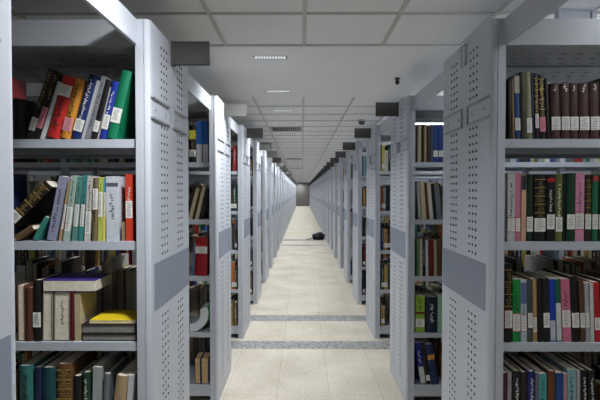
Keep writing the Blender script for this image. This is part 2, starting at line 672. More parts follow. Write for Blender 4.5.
# shelf specs: (look, x0 px at the foot, x1 px at the foot, height px, lean px at the top, colour, options)
# depth rows: (side, rack index, shelf)
SPEC = {}
SPEC[(-1, 0, 0)] = [
    ('first of three short black books by the picture edge', 7.8, 12.8, 40, 0, (30, 27, 26), dict()),
    ('second of three short black books by the picture edge', 13.2, 18.6, 41, 0, (24, 23, 24), dict()),
    ('third of three short black books by the picture edge', 19.0, 24.6, 40, 0, (28, 26, 25), dict()),
    ('black book leaning far over, white label near its foot', 25.5, 32.4, 68, 27, (30, 24, 22), dict(title=(.45, .95, GOLDT), label=(.035, .09, 'w'))),
    ('black book leaning far over, large pink label', 32.9, 39.0, 66, 25, (32, 25, 23), dict(title=(.6, .95, GOLDT), label=(.045, .135, 'p'))),
    ('thin white booklet leaning beside two black books', 39.5, 43.5, 56, 22, (214, 214, 216), dict(soft=True)),
    ('red book leaning with white label near its head', 46.5, 60.0, 60, 20, (196, 44, 38), dict(title=(.12, .6, INKT), label=(.175, .222, 'w'))),
    ('orange book with leaning spine', 60.6, 70.0, 59, 16, (208, 138, 50), dict(title=(.35, .9, INKT), label=(.03, .085, 'p'))),
    ('navy blue book leaning, white handwriting on spine', 71.0, 80.5, 62, 21, (26, 44, 98), dict(title=(.3, .92, WHT), label=(.03, .08, 'w'))),
    ('thin white-grey book between navy and grey ones', 80.9, 84.6, 57, 20, (186, 186, 190), dict(soft=True)),
    ('silver grey book between white and black ones', 85.2, 90.0, 60, 24, (132, 132, 138), dict(soft=True, title=(.2, .9, INKT))),
    ('slim black book leaning', 90.5, 96.6, 57, 21, (26, 26, 32), dict(label=(.03, .075, 'w'))),
    ('thin pale book behind royal blue one', 97.0, 98.6, 50, 19, (176, 170, 164), dict(soft=True)),
    ('royal blue book leaning on the green one', 99.2, 106.0, 56, 17, (30, 52, 150), dict(title=(.35, .85, WHT), label=(.04, .1, 'w'))),
    ('thick green book leaning on the end panel', 107.0, 117.0, 67, 16, (16, 122, 84), dict(label=(.065, .125, 'w'))),
]
SPEC[(-1, 0, 1)] = [
    ('lavender grey book leaning slightly', 45.5, 54.0, 64, 13, (150, 152, 176), dict(soft=True, title=(.12, .8, INKT))),
    ('thin tan paperback', 57.0, 60.0, 61, 11.4, (176, 148, 112), dict(soft=True, label=(.05, .15, 'w'))),
    ('pale green paperback beside thin tan one', 62.0, 68.0, 65, 10, (168, 190, 176), dict(soft=True, title=(.3, .92, INKT), label=(.04, .14, 'w'))),
    ('sea green paperback with white label', 70.5, 75.5, 64, 8, (92, 140, 132), dict(soft=True, title=(.35, .9, INKT), label=(.06, .15, 'w'))),
    ('teal paperback with white label', 77.0, 81.5, 66, 7, (64, 134, 134), dict(soft=True, title=(.35, .9, INKT), label=(.06, .15, 'w'))),
    ('off-white paperback with dark handwriting', 83.2, 89.0, 65, 6, (200, 196, 186), dict(soft=True, title=(.3, .92, INKT), label=(.03, .12, 'w'))),
    ('olive brown book with white label', 91.2, 96.4, 63, 4, (118, 104, 74), dict(title=(.3, .92, INKT), label=(.13, .215, 'w'))),
    ('yellow-green book', 97.0, 101.4, 64, 3, (190, 196, 92), dict(soft=True, title=(.3, .92, INKT), label=(.1, .2, 'w'))),
    ('thin yellow and white book beside silver volume', 101.8, 104.3, 64, 1.5, (222, 212, 120), dict(soft=True, upper=(.72, .99, (70, 140, 170)), label=(.1, .2, 'w'))),
    ('wide silver-white volume standing upright', 105.8, 118.2, 65, 0, (202, 206, 214), dict(soft=True, title=(.35, .72, INKT), upper=(.84, .90, (90, 92, 104)))),
    ('small short tan book behind red one', 121.0, 124.0, 19, 0, (150, 132, 104), dict(soft=True)),
    ('orange-red book standing against the end panel', 125.0, 132.3, 67, 0, (204, 62, 38), dict(soft=True, title=(.45, .8, WHT), label=(.095, .165, 'w'))),
]
SPEC[(-1, 0, 2)] = [
    ('cream-edged book with brown cover', 15.5, 23.0, 57, 0, (112, 70, 50), dict(fore=True)),
    ('brown book beside cream-edged one', 23.4, 31.0, 54, 0, (92, 54, 38), dict()),
    ('tall black book with white label', 31.5, 39.5, 62, 0, (26, 23, 23), dict(label=(.06, .12, 'w'))),
    ('book showing cream page edges, beige cover', 40.5, 50.0, 50, 1, (156, 148, 128), dict(fore=True)),
    ('wide book showing grey page edges with handwriting', 51.5, 67.5, 50, 1, (136, 130, 120), dict(fore=True, edge_title=True)),
    ('book with dark red cover under the purple book', 68.0, 72.0, 50, 2, (96, 24, 34), dict()),
    ('cream paperback beside yellow flat book', 72.6, 78.6, 49, 0, (190, 176, 140), dict(soft=True)),
]
SPEC[(-1, 0, 3)] = [
    ('teal book, only its upper half in the picture', 16.5, 30.0, 77, 0, (56, 118, 114), dict(title=(.5, .9, INKT))),
    ('dark navy book beside teal one', 32.0, 39.0, 75, 0, (28, 44, 70), dict()),
    ('deep blue-green book', 40.0, 53.5, 75, 0, (30, 78, 86), dict()),
    ('brown book with gold ornament', 55.0, 70.0, 79, 0, (110, 76, 44), dict(bands=6)),
    ('black book beside gold-ornamented one', 71.0, 79.0, 66, 0, (28, 26, 28), dict()),
    ('dark green slim book', 80.5, 88.0, 70, 0, (34, 66, 48), dict(title=(.4, .9, WHT))),
    ('light grey volume', 89.0, 98.0, 75, 2, (170, 172, 172), dict(soft=True)),
    ('slate grey volume', 99.0, 105.0, 68, 3, (112, 116, 122), dict()),
    ('cream-topped tan book leaning', 107.0, 119.0, 66, 8, (176, 152, 116), dict()),
    ('white book leaning by the end panel', 121.0, 127.0, 66, 6, (206, 206, 206), dict(soft=True)),
]
SPEC[(1, 0, 0)] = [
    ('black-brown slim book, first from the end panel', 508.0, 510.6, 58, -1.5, (42, 32, 28), dict()),
    ('tan slim book near the end panel', 511.0, 513.6, 60, -3, (126, 100, 70), dict()),
    ('blue and cream book leaning towards the end panel', 514.0, 519.6, 63, -3.5, (34, 68, 122), dict(upper=(.72, .985, (176, 170, 148)), label=(.036, .085, 'w'))),
    ('dark olive book beside blue and cream one', 520.0, 525.0, 66, -5, (62, 60, 44), dict()),
    ('pale olive book', 525.4, 531.0, 66, -6, (142, 140, 108), dict(label=(.025, .085, 'w'))),
    ('dark blue slim book beside gold-ornamented ones', 531.4, 534.0, 66, -6, (30, 44, 70), dict()),
    ('black book with dense gold ornament', 534.4, 538.4, 65, -6, (28, 26, 24), dict(bands=8, label=(.045, .1, 'w'))),
    ('wider black book with bold gold ornament', 539.0, 545.0, 64, -5, (26, 24, 24), dict(bands=5, title=(.45, .9, GOLDT), label=(.03, .088, 'p'))),
    ('plain dark book before the brown volumes', 545.6, 549.0, 60, -4, (34, 30, 28), dict()),
] + [('%s of five matching brown volumes with white labels' % ORD[i], a, b, 55.5, -1.5, (70, 42, 38), dict(title=(.86, .97, WHT), upper=None, label=(.036, .09, 'w')))
     for i, (a, b) in enumerate(((549.8, 559.0), (559.6, 568.2), (568.8, 577.0), (577.8, 587.6), (588.4, 597.6)))] + [
    ('brown volume cut by the picture edge', 598.4, 608.0, 55.5, -1.5, (68, 40, 36), dict(label=(.036, .09, 'w'))),
]
SPEC[(1, 0, 1)] = [
    ('white book with black script, red-bordered label', 507.2, 514.6, 68, 0, (206, 204, 200), dict(soft=True, title=(.36, .85, INKT), label=(.04, .095, 'r'))),
    ('pink book beside the white one', 515.0, 520.2, 69, -1, (200, 120, 150), dict(soft=True, label=(.04, .095, 'r'))),
    ('peach slim book with navy head', 520.8, 525.6, 66, 0, (206, 164, 132), dict(soft=True, upper=(.78, .99, (40, 42, 66)))),
    ('dark green book beside peach one', 526.2, 532.6, 67, 0, (26, 50, 38), dict(label=(.04, .1, 'w'))),
    ('thick black book with gold medallions', 533.4, 544.6, 67, 0, (30, 27, 24), dict(bands=6, label=(.04, .095, 'w'))),
    ('black book with red dot and white label', 545.8, 553.8, 67, 0, (28, 26, 30), dict(title=(.45, .8, WHT), upper=(.88, .94, (170, 34, 30)), label=(.05, .11, 'w'))),
    ('olive green book', 554.6, 561.6, 67, 0, (104, 112, 58), dict(title=(.35, .85, WHT), label=(.04, .1, 'w'))),
    ('black slim book beside olive one', 562.2, 565.0, 66, 0, (26, 25, 26), dict()),
    ('forest green book with white label', 565.6, 574.0, 68, 0, (22, 62, 42), dict(label=(.05, .11, 'w'))),
    ('wide pink book standing upright', 574.8, 583.6, 68, 0, (214, 142, 172), dict(soft=True, title=(.42, .85, INKT), label=(.05, .115, 'r'))),
    ('dark brown book with gold bands', 584.4, 590.4, 66, 0, (52, 38, 26), dict(bands=7, label=(.05, .11, 'w'))),
    ('green book with red patch near its head', 591.0, 596.8, 67, 0, (34, 104, 70), dict(upper=(.9, .97, (176, 54, 44)), label=(.05, .11, 'w'))),
    ('black book cut by the picture edge', 597.6, 606.0, 66, 0, (24, 24, 26), dict(label=(.05, .11, 'w'))),
]
SPEC[(1, 0, 2)] = [
    ('tall black and gold book beside the end panel', 504.6, 512.6, 79, 0, (32, 27, 24), dict(bands=5, label=(.06, .13, 'r'))),
    ('bright green book with red-bordered label', 513.4, 521.4, 63, -1, (22, 138, 62), dict(soft=True, title=(.4, .8, INKT), label=(.045, .115, 'r'))),
    ('white book with blue and red specks', 522.0, 528.0, 62, -1, (182, 188, 196), dict(soft=True, upper=(.62, .96, (96, 108, 150)), title=(.3, .6, INKT), label=(.045, .11, 'r'))),
    ('grey-green book beside speckled white one', 528.6, 533.6, 62, -1, (76, 86, 80), dict(title=(.3, .85, INKT), label=(.06, .12, 'w'))),
    ('slim golden tan book', 534.2, 538.4, 63, -2, (176, 140, 82), dict(soft=True, label=(.04, .1, 'w'))),
    ('black book beside golden tan one', 539.0, 544.0, 64, -2, (28, 27, 28), dict()),
    ('black book with grey label', 544.6, 551.0, 64, -2, (34, 32, 34), dict(label=(.06, .12, 'w'))),
    ('cobalt blue book with white foot', 551.6, 557.2, 63, -2, (34, 66, 172), dict(soft=True, upper=(.02, .34, (196, 200, 206)))),
    ('green book with tall white foot', 557.8, 563.2, 63, -2.5, (30, 96, 70), dict(soft=True, upper=(.02, .62, (208, 210, 210)))),
    ('rose pink book with white label', 564.0, 572.8, 63, -5, (208, 116, 142), dict(soft=True, title=(.3, .8, INKT), label=(.06, .13, 'w'))),
    ('thick black book beside rose pink one', 573.6, 581.0, 66, -4, (30, 28, 29), dict(label=(.06, .12, 'w'))),
    ('brown book before pale ones', 581.6, 586.2, 62, -3, (96, 64, 50), dict(label=(.06, .12, 'w'))),
    ('pale grey book', 586.8, 591.2, 59, -2.5, (168, 168, 170), dict(soft=True, label=(.06, .12, 'w'))),
    ('off-white book beside red one', 591.6, 595.2, 59, -2, (206, 206, 200), dict(soft=True)),
    ('red book near the picture edge', 595.8, 601.6, 60, -3, (186, 40, 44), dict(soft=True, label=(.05, .1, 'w'))),
    ('dark book cut by the picture edge', 602.2, 610.0, 62, -2, (40, 36, 40), dict()),
]
SPEC[(1, 0, 3)] = [
    ('maroon slim book by the end panel', 504.5, 508.6, 70, 0, (88, 40, 58), dict(soft=True)),
    ('white slim book with red lettering', 509.0, 512.6, 71, 0, (196, 192, 190), dict(soft=True, title=(.4, .9, REDLAB))),
    ('black book with grey specks', 514.0, 522.0, 72, 0, (36, 36, 38), dict(title=(.5, .9, WHT))),
    ('dark brown book beside speckled black one', 522.6, 528.0, 71, 0, (50, 38, 34), dict()),
    ('navy blue book with white top', 528.6, 536.4, 72, 0, (28, 36, 104), dict(title=(.5, .9, WHT))),
    ('violet grey slim book', 536.8, 540.0, 70, 0, (118, 108, 138), dict(soft=True)),
    ('turquoise book leaning lightly', 540.8, 548.6, 69, -2, (84, 166, 158), dict(soft=True, title=(.5, .9, INKT))),
    ('rust brown book', 549.4, 556.8, 72, 0, (112, 66, 40), dict()),
    ('blue book with white edge', 557.6, 565.0, 70, -2, (40, 78, 140), dict(soft=True)),
    ('red and white slim book', 565.6, 569.0, 69, -2, (190, 150, 150), dict(soft=True)),
    ('pale aqua book', 570.0, 578.8, 73, -2, (138, 176, 178), dict(soft=True, title=(.5, .9, INKT))),
    ('grey-white book beside pale aqua one', 579.4, 583.0, 72, -2, (180, 182, 182), dict(soft=True)),
    ('first thick black book with pale lettering', 584.0, 590.6, 73, -2, (26, 26, 28), dict(title=(.5, .9, WHT))),
    ('second thick black book with pale lettering', 591.2, 598.0, 73, -2, (28, 26, 26), dict(title=(.5, .9, WHT))),
]
# second racks (seen through the gaps)
SPEC[(-1, 1, 0)] = [
    ('black book with yellow and blue patches', 189.5, 196.0, 37, 0, (28, 28, 30), dict(upper=(.62, .86, (196, 188, 60)), title=(.3, .6, GOLDT), label=(.04, .09, 'w'))),
    ('first of two blue and white volumes', 196.5, 202.2, 41, 0, (58, 112, 196), dict(soft=True, upper=(.0, .44, (218, 220, 224)))),
    ('second of two blue and white volumes', 202.6, 208.4, 41, 0, (52, 106, 192), dict(soft=True, upper=(.0, .44, (216, 218, 222)))),
]
SPEC[(-1, 1, 1)] = [
    ('dark book leaning beside page edges', 183.5, 187.0, 32, 9, (36, 30, 28), dict()),
    ('first leaning book with cream page edges', 188.0, 191.6, 31, 9, (196, 180, 146), dict(soft=True)),
    ('brown leaning book between cream-edged ones', 192.0, 194.2, 33, 10, (70, 48, 36), dict()),
    ('second leaning book with cream page edges', 194.6, 198.2, 33, 10, (206, 190, 156), dict(soft=True)),
    ('black book leaning by the end panel', 199.4, 203.0, 30, 6, (30, 28, 30), dict()),
]
SPEC[(-1, 1, 2)] = [
    ('blue-grey thin book beside the red volume', 191.5, 193.6, 33, 2, (96, 116, 150), dict(soft=True)),
    ('thick red volume with pale label', 194.4, 206.6, 39, 1, (158, 30, 36), dict(upper=(.60, .82, (176, 44, 46)), label=(.165, .215, 'w'))),
]
SPEC[(-1, 1, 4)] = [
    ('first navy book showing its page edges', 194.0, 199.6, 26, 0, (40, 66, 96), dict(fore=True)),
    ('second navy book showing its page edges', 200.4, 207.6, 26, 0, (34, 56, 84), dict(fore=True)),
]
SPEC[(1, 1, 0)] = [
    ('cream slim book', 417.6, 420.8, 38, 0, (186, 172, 146), dict(soft=True)),
    ('black slim book', 421.2, 423.4, 38, 0, (32, 30, 30), dict()),
    ('beige slim book', 423.8, 426.0, 38, 0, (166, 144, 112), dict(soft=True)),
    ('dark brown book', 426.4, 429.4, 36, 0, (58, 42, 34), dict()),
    ('grey and black book', 429.8, 432.2, 37, 0, (80, 82, 88), dict()),
    ('first blue volume with white label', 432.8, 437.6, 37, 0, (36, 66, 132), dict(soft=True, label=(.04, .085, 'w'))),
    ('second blue volume with white label', 438.0, 442.8, 37, 0, (34, 62, 126), dict(soft=True, label=(.04, .085, 'w'))),
]
SPEC[(1, 1, 1)] = [
    ('pale grey book leaning', 418.6, 421.6, 38, -2.5, (178, 178, 172), dict(soft=True)),
    ('cream book leaning beside pale grey one', 422.0, 426.4, 38, -3.5, (202, 188, 152), dict(soft=True)),
    ('red-brown book leaning', 426.8, 429.4, 36, -3.5, (112, 56, 44), dict()),
    ('white book leaning', 429.8, 433.4, 37, -4, (212, 208, 198), dict(soft=True)),
    ('black book leaning', 433.8, 436.6, 35, -4, (30, 30, 32), dict()),
    ('grey book leaning by the gap edge', 437.0, 441.6, 34, -3, (120, 124, 130), dict(soft=True)),
]
SPEC[(1, 1, 2)] = [
    ('green slim book', 417.0, 419.4, 37, 0, (92, 132, 88), dict(soft=True)),
    ('cream book beside green one', 419.8, 422.6, 37, -.5, (196, 186, 160), dict(soft=True)),
    ('black and blue book', 423.0, 425.6, 37, -.5, (34, 38, 60), dict(title=(.3, .8, WHT))),
    ('white book beside black and blue one', 426.0, 428.6, 36, -.5, (206, 206, 202), dict(soft=True)),
    ('dark red thick book', 429.0, 434.0, 37, -.5, (112, 30, 36), dict()),
    ('beige book beside dark red one', 434.4, 437.4, 36, -.5, (176, 158, 126), dict(soft=True)),
    ('brown book by the gap edge', 437.8, 441.8, 37, 0, (90, 64, 48), dict()),
]
SPEC[(1, 1, 3)] = [
    ('lime green book with black band and red head', 416.0, 425.2, 37, 0, (146, 186, 66), dict(soft=True, upper=(.5, .56, (120, 30, 28)), title=(.62, .9, INKT), label=(.04, .1, 'w'))),
    ('thick navy book with pale lettering', 426.4, 437.2, 36, 0, (28, 36, 60), dict(title=(.3, .8, WHT))),
    ('white and green book by the gap edge', 438.2, 442.6, 37, 0, (150, 190, 160), dict(soft=True)),
]
SPEC[(1, 1, 4)] = [
    ('blue and white patterned book leaning', 421.5, 427.0, 42, -6, (30, 40, 130), dict(soft=True, upper=(.02, .42, (196, 204, 198)), title=(.5, .8, WHT))),
    ('black book leaning on patterned blue one', 427.6, 431.6, 42, -8, (26, 26, 28), dict(label=(.03, .07, 'w'))),
    ('navy book with orange emblem leaning', 432.2, 439.4, 40, -8, (30, 48, 92), dict(upper=(.62, .74, (206, 150, 80)))),
]


PAL = [(30, 28, 30), (36, 34, 38), (52, 38, 30), (72, 44, 36), (96, 30, 34), (150, 38, 40), (30, 44, 84), (40, 72, 132), (30, 70, 54), (54, 104, 76), (150, 140, 110),
       (196, 184, 152), (206, 204, 196), (170, 172, 176), (176, 142, 84), (110, 96, 66), (186, 110, 60), (90, 92, 100), (120, 150, 160), (206, 190, 90)]
PALN = ['black', 'charcoal', 'dark brown', 'brown', 'dark red', 'red', 'navy', 'blue', 'dark green', 'green', 'khaki', 'cream', 'white', 'light grey', 'tan', 'olive', 'orange-brown',
        'slate grey', 'pale blue', 'yellow']

MASS = {}          # colour -> list of (x, y, z, w, h, d) of books that only show as a mass
def unpack(text, mode):
    out, c = {}, 0
    for d in text.split():
        c += int(d)
        out[c] = mode
    return out


# filler books seen from the aisle: separate books (1) and slivers that join the distant mass (0)
KEEP = unpack('''0 200 117 4 79 107 1 1 1 1 2 1 1 2 1 1 1 80 105 1 6 11 312 71 198 2 104 1 1 4 3 1 1 3 1 1 2 1 2 2 1 1 1 68 1 1 196 1 1 1 1 1 1 124 1 2 68 1 1 1 1 1 92
200 1 199 1 4 2 1 192 1 1 198 1 199 302 200 98 200 27200 400 2 106 2 2 2 1 1 1 2 81 1 105 1 2 2 3 1 1 1 1 482 109 105 1 1 1 2 3 1 6 1 1 1 70 1 202 1 1
1 92 109 1 1 89 1 1 198 1 1 198 1 1 1 16 99 82 1 1 198 102 1 97 200 209 92 99 103 97 800 200''', 1)
KEEP.update(unpack('''6 1 1 1 1 1 1 1 1 1 86 1 1 11 92 1 1 1 1 1 99 3 5 1 88 1 1 2 1 89 1 1 1 1 1 10 85 1 99 1 1 1 3 1 1 1 1 2 1 1 1 1 1 1 1 1 1 278 1 1 1 1 1 1 1 1 1 1 1 1
1 1 1 1 1 1 1 1 1 1 1 1 1 1 1 1 1 1 1 1 1 1 2 2 4 1 1 1 1 1 1 1 1 1 1 51 1 1 2 1 92 1 1 10 19 20 5 44 1 1 1 2 2 1 1 9 1 1 1 2 2 13 62 1 1 1 1 1 1 1 1
1 4 1 1 2 1 4 1 4 3 2 6 4 1 1 1 1 1 1 1 1 1 1 1 1 1 47 1 4 1 19 5 68 1 1 2 96 1 8 1 1 1 1 1 86 1 1 29 3 2 1 64 1 7 1 1 1 1 1 1 1 30 1 54 1 1 8 1 1 1 2
1 1 86 1 16 81 1 4 1 11 3 18 5 58 1 1 1 2 2 12 3 3 5 8 2 4 55 1 1 2 3 1 1 1 1 1 1 1 1 1 1 1 1 1 1 1 1 1 1 1 72 1 2 1 1 1 2 1 2 3 2 3 3 1 2 1 1 2 74 1
3 1 1 1 1 1 1 1 1 8 77 1 1 1 1 1 1 17 1 78 1 1 1 1 95 1 1 1 1 1 1 1 1 92 1 1 2 3 1 1 1 1 13 1 1 1 1 1 2 1 1 67 99 1 2 6 7 184 1 1 1 1 1 1 1 1 1 1 1 1
1 1 1 1 9 1 2 2 71 2 1 97 1 1 1 2 1 1 1 1 1 1 1 1 1 1 1 84 1 99 1 3 1 1 94 1 98 200 1 1 1 197 1 1 198 200 1 399 200 4 1 195 1 1 198 1 3 1 195 3 1 1
195 3 198 3 197 2 2 195 3 2 1195 200 200 200 200 800 4 199 21198 1 1 1 1 1 1 1 192 1 1 1 1 1 1 1 1 1 1 1 1 1 1 96 7 84 2 1 1 1 1 1 1 1 1 1 1 1 2 87 1
1 1 1 2 2 9 1 81 1 1 1 1 1 1 1 1 1 1 1 1 2 1 85 1 1 1 3 2 2 1 6 281 1 1 1 1 1 1 1 1 1 1 1 1 1 1 1 1 1 1 1 1 1 1 1 1 1 1 1 1 1 1 1 1 1 1 1 1 1 1 1 1 1
1 1 1 1 1 1 1 53 9 1 23 1 66 1 1 1 20 4 73 6 1 3 1 2 19 67 1 1 1 1 1 1 1 1 1 1 1 1 1 5 2 1 3 1 1 1 1 5 1 1 1 1 1 1 1 2 1 1 1 1 1 1 1 55 1 1 1 1 1 2 3
13 14 3 2 54 1 1 1 1 1 1 1 94 1 1 1 5 1 1 1 1 1 2 1 3 81 1 1 1 1 11 2 6 1 1 1 1 1 1 1 1 1 1 2 1 1 1 1 1 1 1 57 1 1 1 1 1 1 1 1 4 1 1 1 1 1 1 1 32 1 1
1 1 1 1 1 45 1 1 1 1 2 1 1 1 1 1 1 1 187 1 1 1 1 8 6 1 20 9 52 2 3 12 1 3 4 76 1 1 1 1 1 1 1 1 1 1 1 1 1 1 2 1 1 1 1 1 1 1 1 1 1 1 1 69 2 1 1 1 1 5 3
1 1 13 3 1 69 1 1 1 1 1 1 1 1 1 1 1 1 1 1 1 1 1 8 74 1 1 1 1 1 1 1 1 1 1 1 2 86 1 1 1 97 3 1 1 1 1 93 1 1 2 1 1 8 2 1 183 1 1 2 3 1 3 12 176 1 1 1 1 2
1 1 2 1 1 1 1 1 1 1 2 1 1 5 1 1 1 1 70 2 99 1 1 1 1 1 1 1 1 1 1 1 1 1 1 86 100 1 2 1 95 1 1 98 1 1 198 1 1 1 197 1 1 199 1 1 1 197 1 1 1 196 1 1 198 1
3 196 1 4 1 194 1 1 198 1 1 1 1 196 1 199 1 1 198 1 2 197 1 4 195 1 2 2 195 1 199 200 200 4 1 1 1 193 4 196 200 200 5 198 1 196 4 1 195 200 200 2 198
4 1 195 1 4 195''', 0))
#KEEP_END


def finish_spec_book(s, n, shelf, i, spec):
    look, x0, x1, hpx, leanpx, col, opt = spec
    opt = dict(opt)
    rng = random.Random((s + 2) * 7919 + n * 389 + shelf * 97 + i)
    yoff = 0.022 + 0.004 * rng.random()
    depth = FRONT[s][n] + yoff
    X0, X1 = wx(x0, FRONT[s][n] + 0.024), wx(x1, FRONT[s][n] + 0.024)
    lean = opt.pop('lean')
    w = (X1 - X0) * math.cos(lean) - 0.0008
    h = hpx * depth / F / math.cos(math.atan2(leanpx, hpx))
    d = min(0.255, max(0.14, h * rng.uniform(0.66, 0.74)))
    fore = opt.pop('fore', False)
    etitle = opt.pop('edge_title', False)
    if 'label' in opt and opt['label'] is not None:      # label heights are written for a 0.27 m book, in metres
        a, b, k = opt['label']
        opt['label'] = (a, b, k)
    if opt.get('upper', 1) is None:
        opt.pop('upper')
    if fore:
        o = link('book', book_cover_mesh(w, h, d, col, False))
        pb = child('page_block', page_mesh(w, h, d, False, FOXED if n == 1 else None), o)
        if etitle:
            bm = bmesh.new(); scribble(bm, rng, w * .3, w * .75, h * .35, h * .8, d - 0.0037, 0)
            child('edge_writing', finish(bm, 'edge_writing', INK), pb)
        # rotate about the vertical axis so the fore edge faces the camera
        o.data.transform(Matrix.Translation((w, d, 0)) @ Matrix.Rotation(math.pi, 4, 'Z'))
        for c in o.children_recursive:
            c.data.transform(Matrix.Translation((w, d, 0)) @ Matrix.Rotation(math.pi, 4, 'Z'))
    else:
        o = make_book(w, h, d, col, rng, **opt)
    put_book(s, FRONT[s][n], shelf, X0, w, lean, yoff, o)
    tag(o, '%s, %s, %s rack, %s' % (look, SHELF_WORD[shelf], ORD[n], ROWB[s]), 'book', 'books on the %s of the %s rack, %s' % (SHELF_WORD[shelf], ORD[n], ROW[s]))
    return o


def outline(X0, X1, h, lean):
    w = (X1 - X0) * math.cos(lean) - 0.0002
    c, q = math.cos(lean), math.sin(lean)
    px, pz = (X0 + w * (1 - c), w * q) if lean > 0 else (X0, 0.0)
    return [(px + x * c + z * q, pz - x * q + z * c) for x, z in ((0, 0), (w, 0), (w, h), (0, h))]


def apart(A, B):
    for P in (A, B):
        for k in range(4):
            ex, ez = P[(k + 1) % 4][0] - P[k][0], P[(k + 1) % 4][1] - P[k][1]
            a_ = [x * -ez + z * ex for x, z in A]
            b_ = [x * -ez + z * ex for x, z in B]
            if max(a_) <= min(b_) + 1e-6 or max(b_) <= min(a_) + 1e-6:
                return True
    return False


def settle(s, n, rows):
    """leans of a row of books such that no two of them cut into each other"""
    depth = FRONT[s][n] + 0.024
    rec = [[wx(r[1], depth), wx(r[2], depth), r[3] * depth / F / math.cos(math.atan2(r[4], r[3])), math.atan2(r[4], r[3])] for r in rows]
    for i in range(len(rec) - 2, -1, -1):       # books leaning to the seen right rest on the next one
        for k in range(60):
            if rec[i][3] <= 0 or all(apart(outline(*rec[i]), outline(*rec[j])) for j in range(i + 1, min(len(rec), i + 4))):
                break
            rec[i][3] = max(0.0, rec[i][3] - 0.01)
    for i in range(1, len(rec)):
        for k in range(60):
            if rec[i][3] >= 0 or all(apart(outline(*rec[i]), outline(*rec[j])) for j in range(max(0, i - 3), i)):
                break
            rec[i][3] = min(0.0, rec[i][3] + 0.01)
    return [r[3] for r in rec]


for (s, n, shelf), rows in SPEC.items():
    leans = settle(s, n, rows)
    for i, sp in enumerate(rows):
        finish_spec_book(s, n, shelf, i, sp[:6] + (dict(sp[6], lean=leans[i]),))


# ---- the lying and fallen books of the first lit rack
Y0 = NEAR + 0.025
ZC = SHELVES[2] + 0.0015
G3 = 'books on the third shelf of the first rack, ' + ROW[-1]
# stack of three lying books: a book lying flat has its thickness upwards (turned a quarter about Y)
FLAT = (0, math.pi / 2, 0)


def lying(w, h, d, col, seed, text, x, y, z, group, **opt):
    """lies flat with its page edges towards the aisle: its height runs along x, its thickness upwards"""
    o = make_book(w, h, d, col, random.Random(seed), **opt)
    for c in [o] + list(o.children_recursive):
        c.data.transform(Matrix.Translation((w, d, 0)) @ Matrix.Rotation(math.pi, 4, 'Z'))
    o.rotation_euler = FLAT
    o.location = (x, y, z + w)
    tag(o, text, 'book', group)
    return o


lying(.030, .225, .17, (34, 32, 36), 3, 'lower grey-edged black book lying flat on the third shelf, brightly lit row', wx(80, Y0), Y0, ZC, G3, pages=GREYPAGES)
lying(.038, .225, .17, (30, 28, 30), 4, 'upper black book lying flat under the yellow one, brightly lit row', wx(79, Y0), Y0 + .004, ZC + .0308, G3, pages=GREYPAGES)
lying(.013, .195, .16, (232, 202, 34), 5, 'bright yellow book lying on top of two black books, brightly lit row', wx(86, Y0), Y0 + .012, ZC + .0698, G3, soft=True)
lying(.045, .215, .165, (64, 46, 128), 6, 'purple book lying across the tops of standing books, brightly lit row', wx(42, Y0), Y0 - .004, ZC + .2075, G3, soft=True)
# fallen books of the second shelf
ZB = SHELVES[1] + 0.0015
G2 = 'books on the second shelf of the first rack, ' + ROW[-1]


def leaning(w, h, d, col, seed, text, px, ang, y, z, group, **opt):
    o = make_book(w, h, d, col, random.Random(seed), **opt)
    o.rotation_euler = (0, ang, 0)
    o.location = (wx(px, y) + w * (1 - math.cos(ang)), y, z + w * math.sin(ang))
    tag(o, text, 'book', group)
    return o


leaning(.020, .105, .17, (60, 134, 124), 8, 'small teal book leaning below the fallen dark book, second shelf, brightly lit row', 31.0, .50, Y0 + .003, ZB, G2, soft=True)
leaning(.024, .085, .18, (112, 86, 58), 9, 'small brown book leaning low under the fallen dark book, second shelf, brightly lit row', 10.0, 1.0, Y0 + .004, ZB, G2)
leaning(.045, .235, .185, (36, 28, 22), 7, 'dark gold-banded book fallen aslant over smaller ones, second shelf, brightly lit row', 0.5, .80, Y0 + .012, ZB + .056, G2, bands=4, label=(.02, .06, 'w'))


# ---- filler books
def fill(s, n, shelf, x_from, x_to, rear, seed, dense=0.93):
    """books along a shelf, as a list of (X, w, h, d, colour index, lean); x measured outwards from the panel's face"""
    rng = random.Random(seed)
    out = []
    x = x_from
    while x < x_to - 0.01:
        if rng.random() > dense:
            x += rng.uniform(0.03, 0.09)
            continue
        w = rng.uniform(0.014, 0.042)
        if x + w > x_to:
            break
        if x + w > 1.118 and x < 1.162:        # the rack's upright stands here
            x = 1.163
            continue
        if x + w > 2.218:
            break
        h = rng.uniform(0.20, 0.285)
        if shelf == 4:
            h = min(h, .27)
        out.append((x, w, h, h * rng.uniform(.66, .74), rng.randrange(len(PAL)), 0.0))
        x += w + 0.0008
    return out


NAMED = []


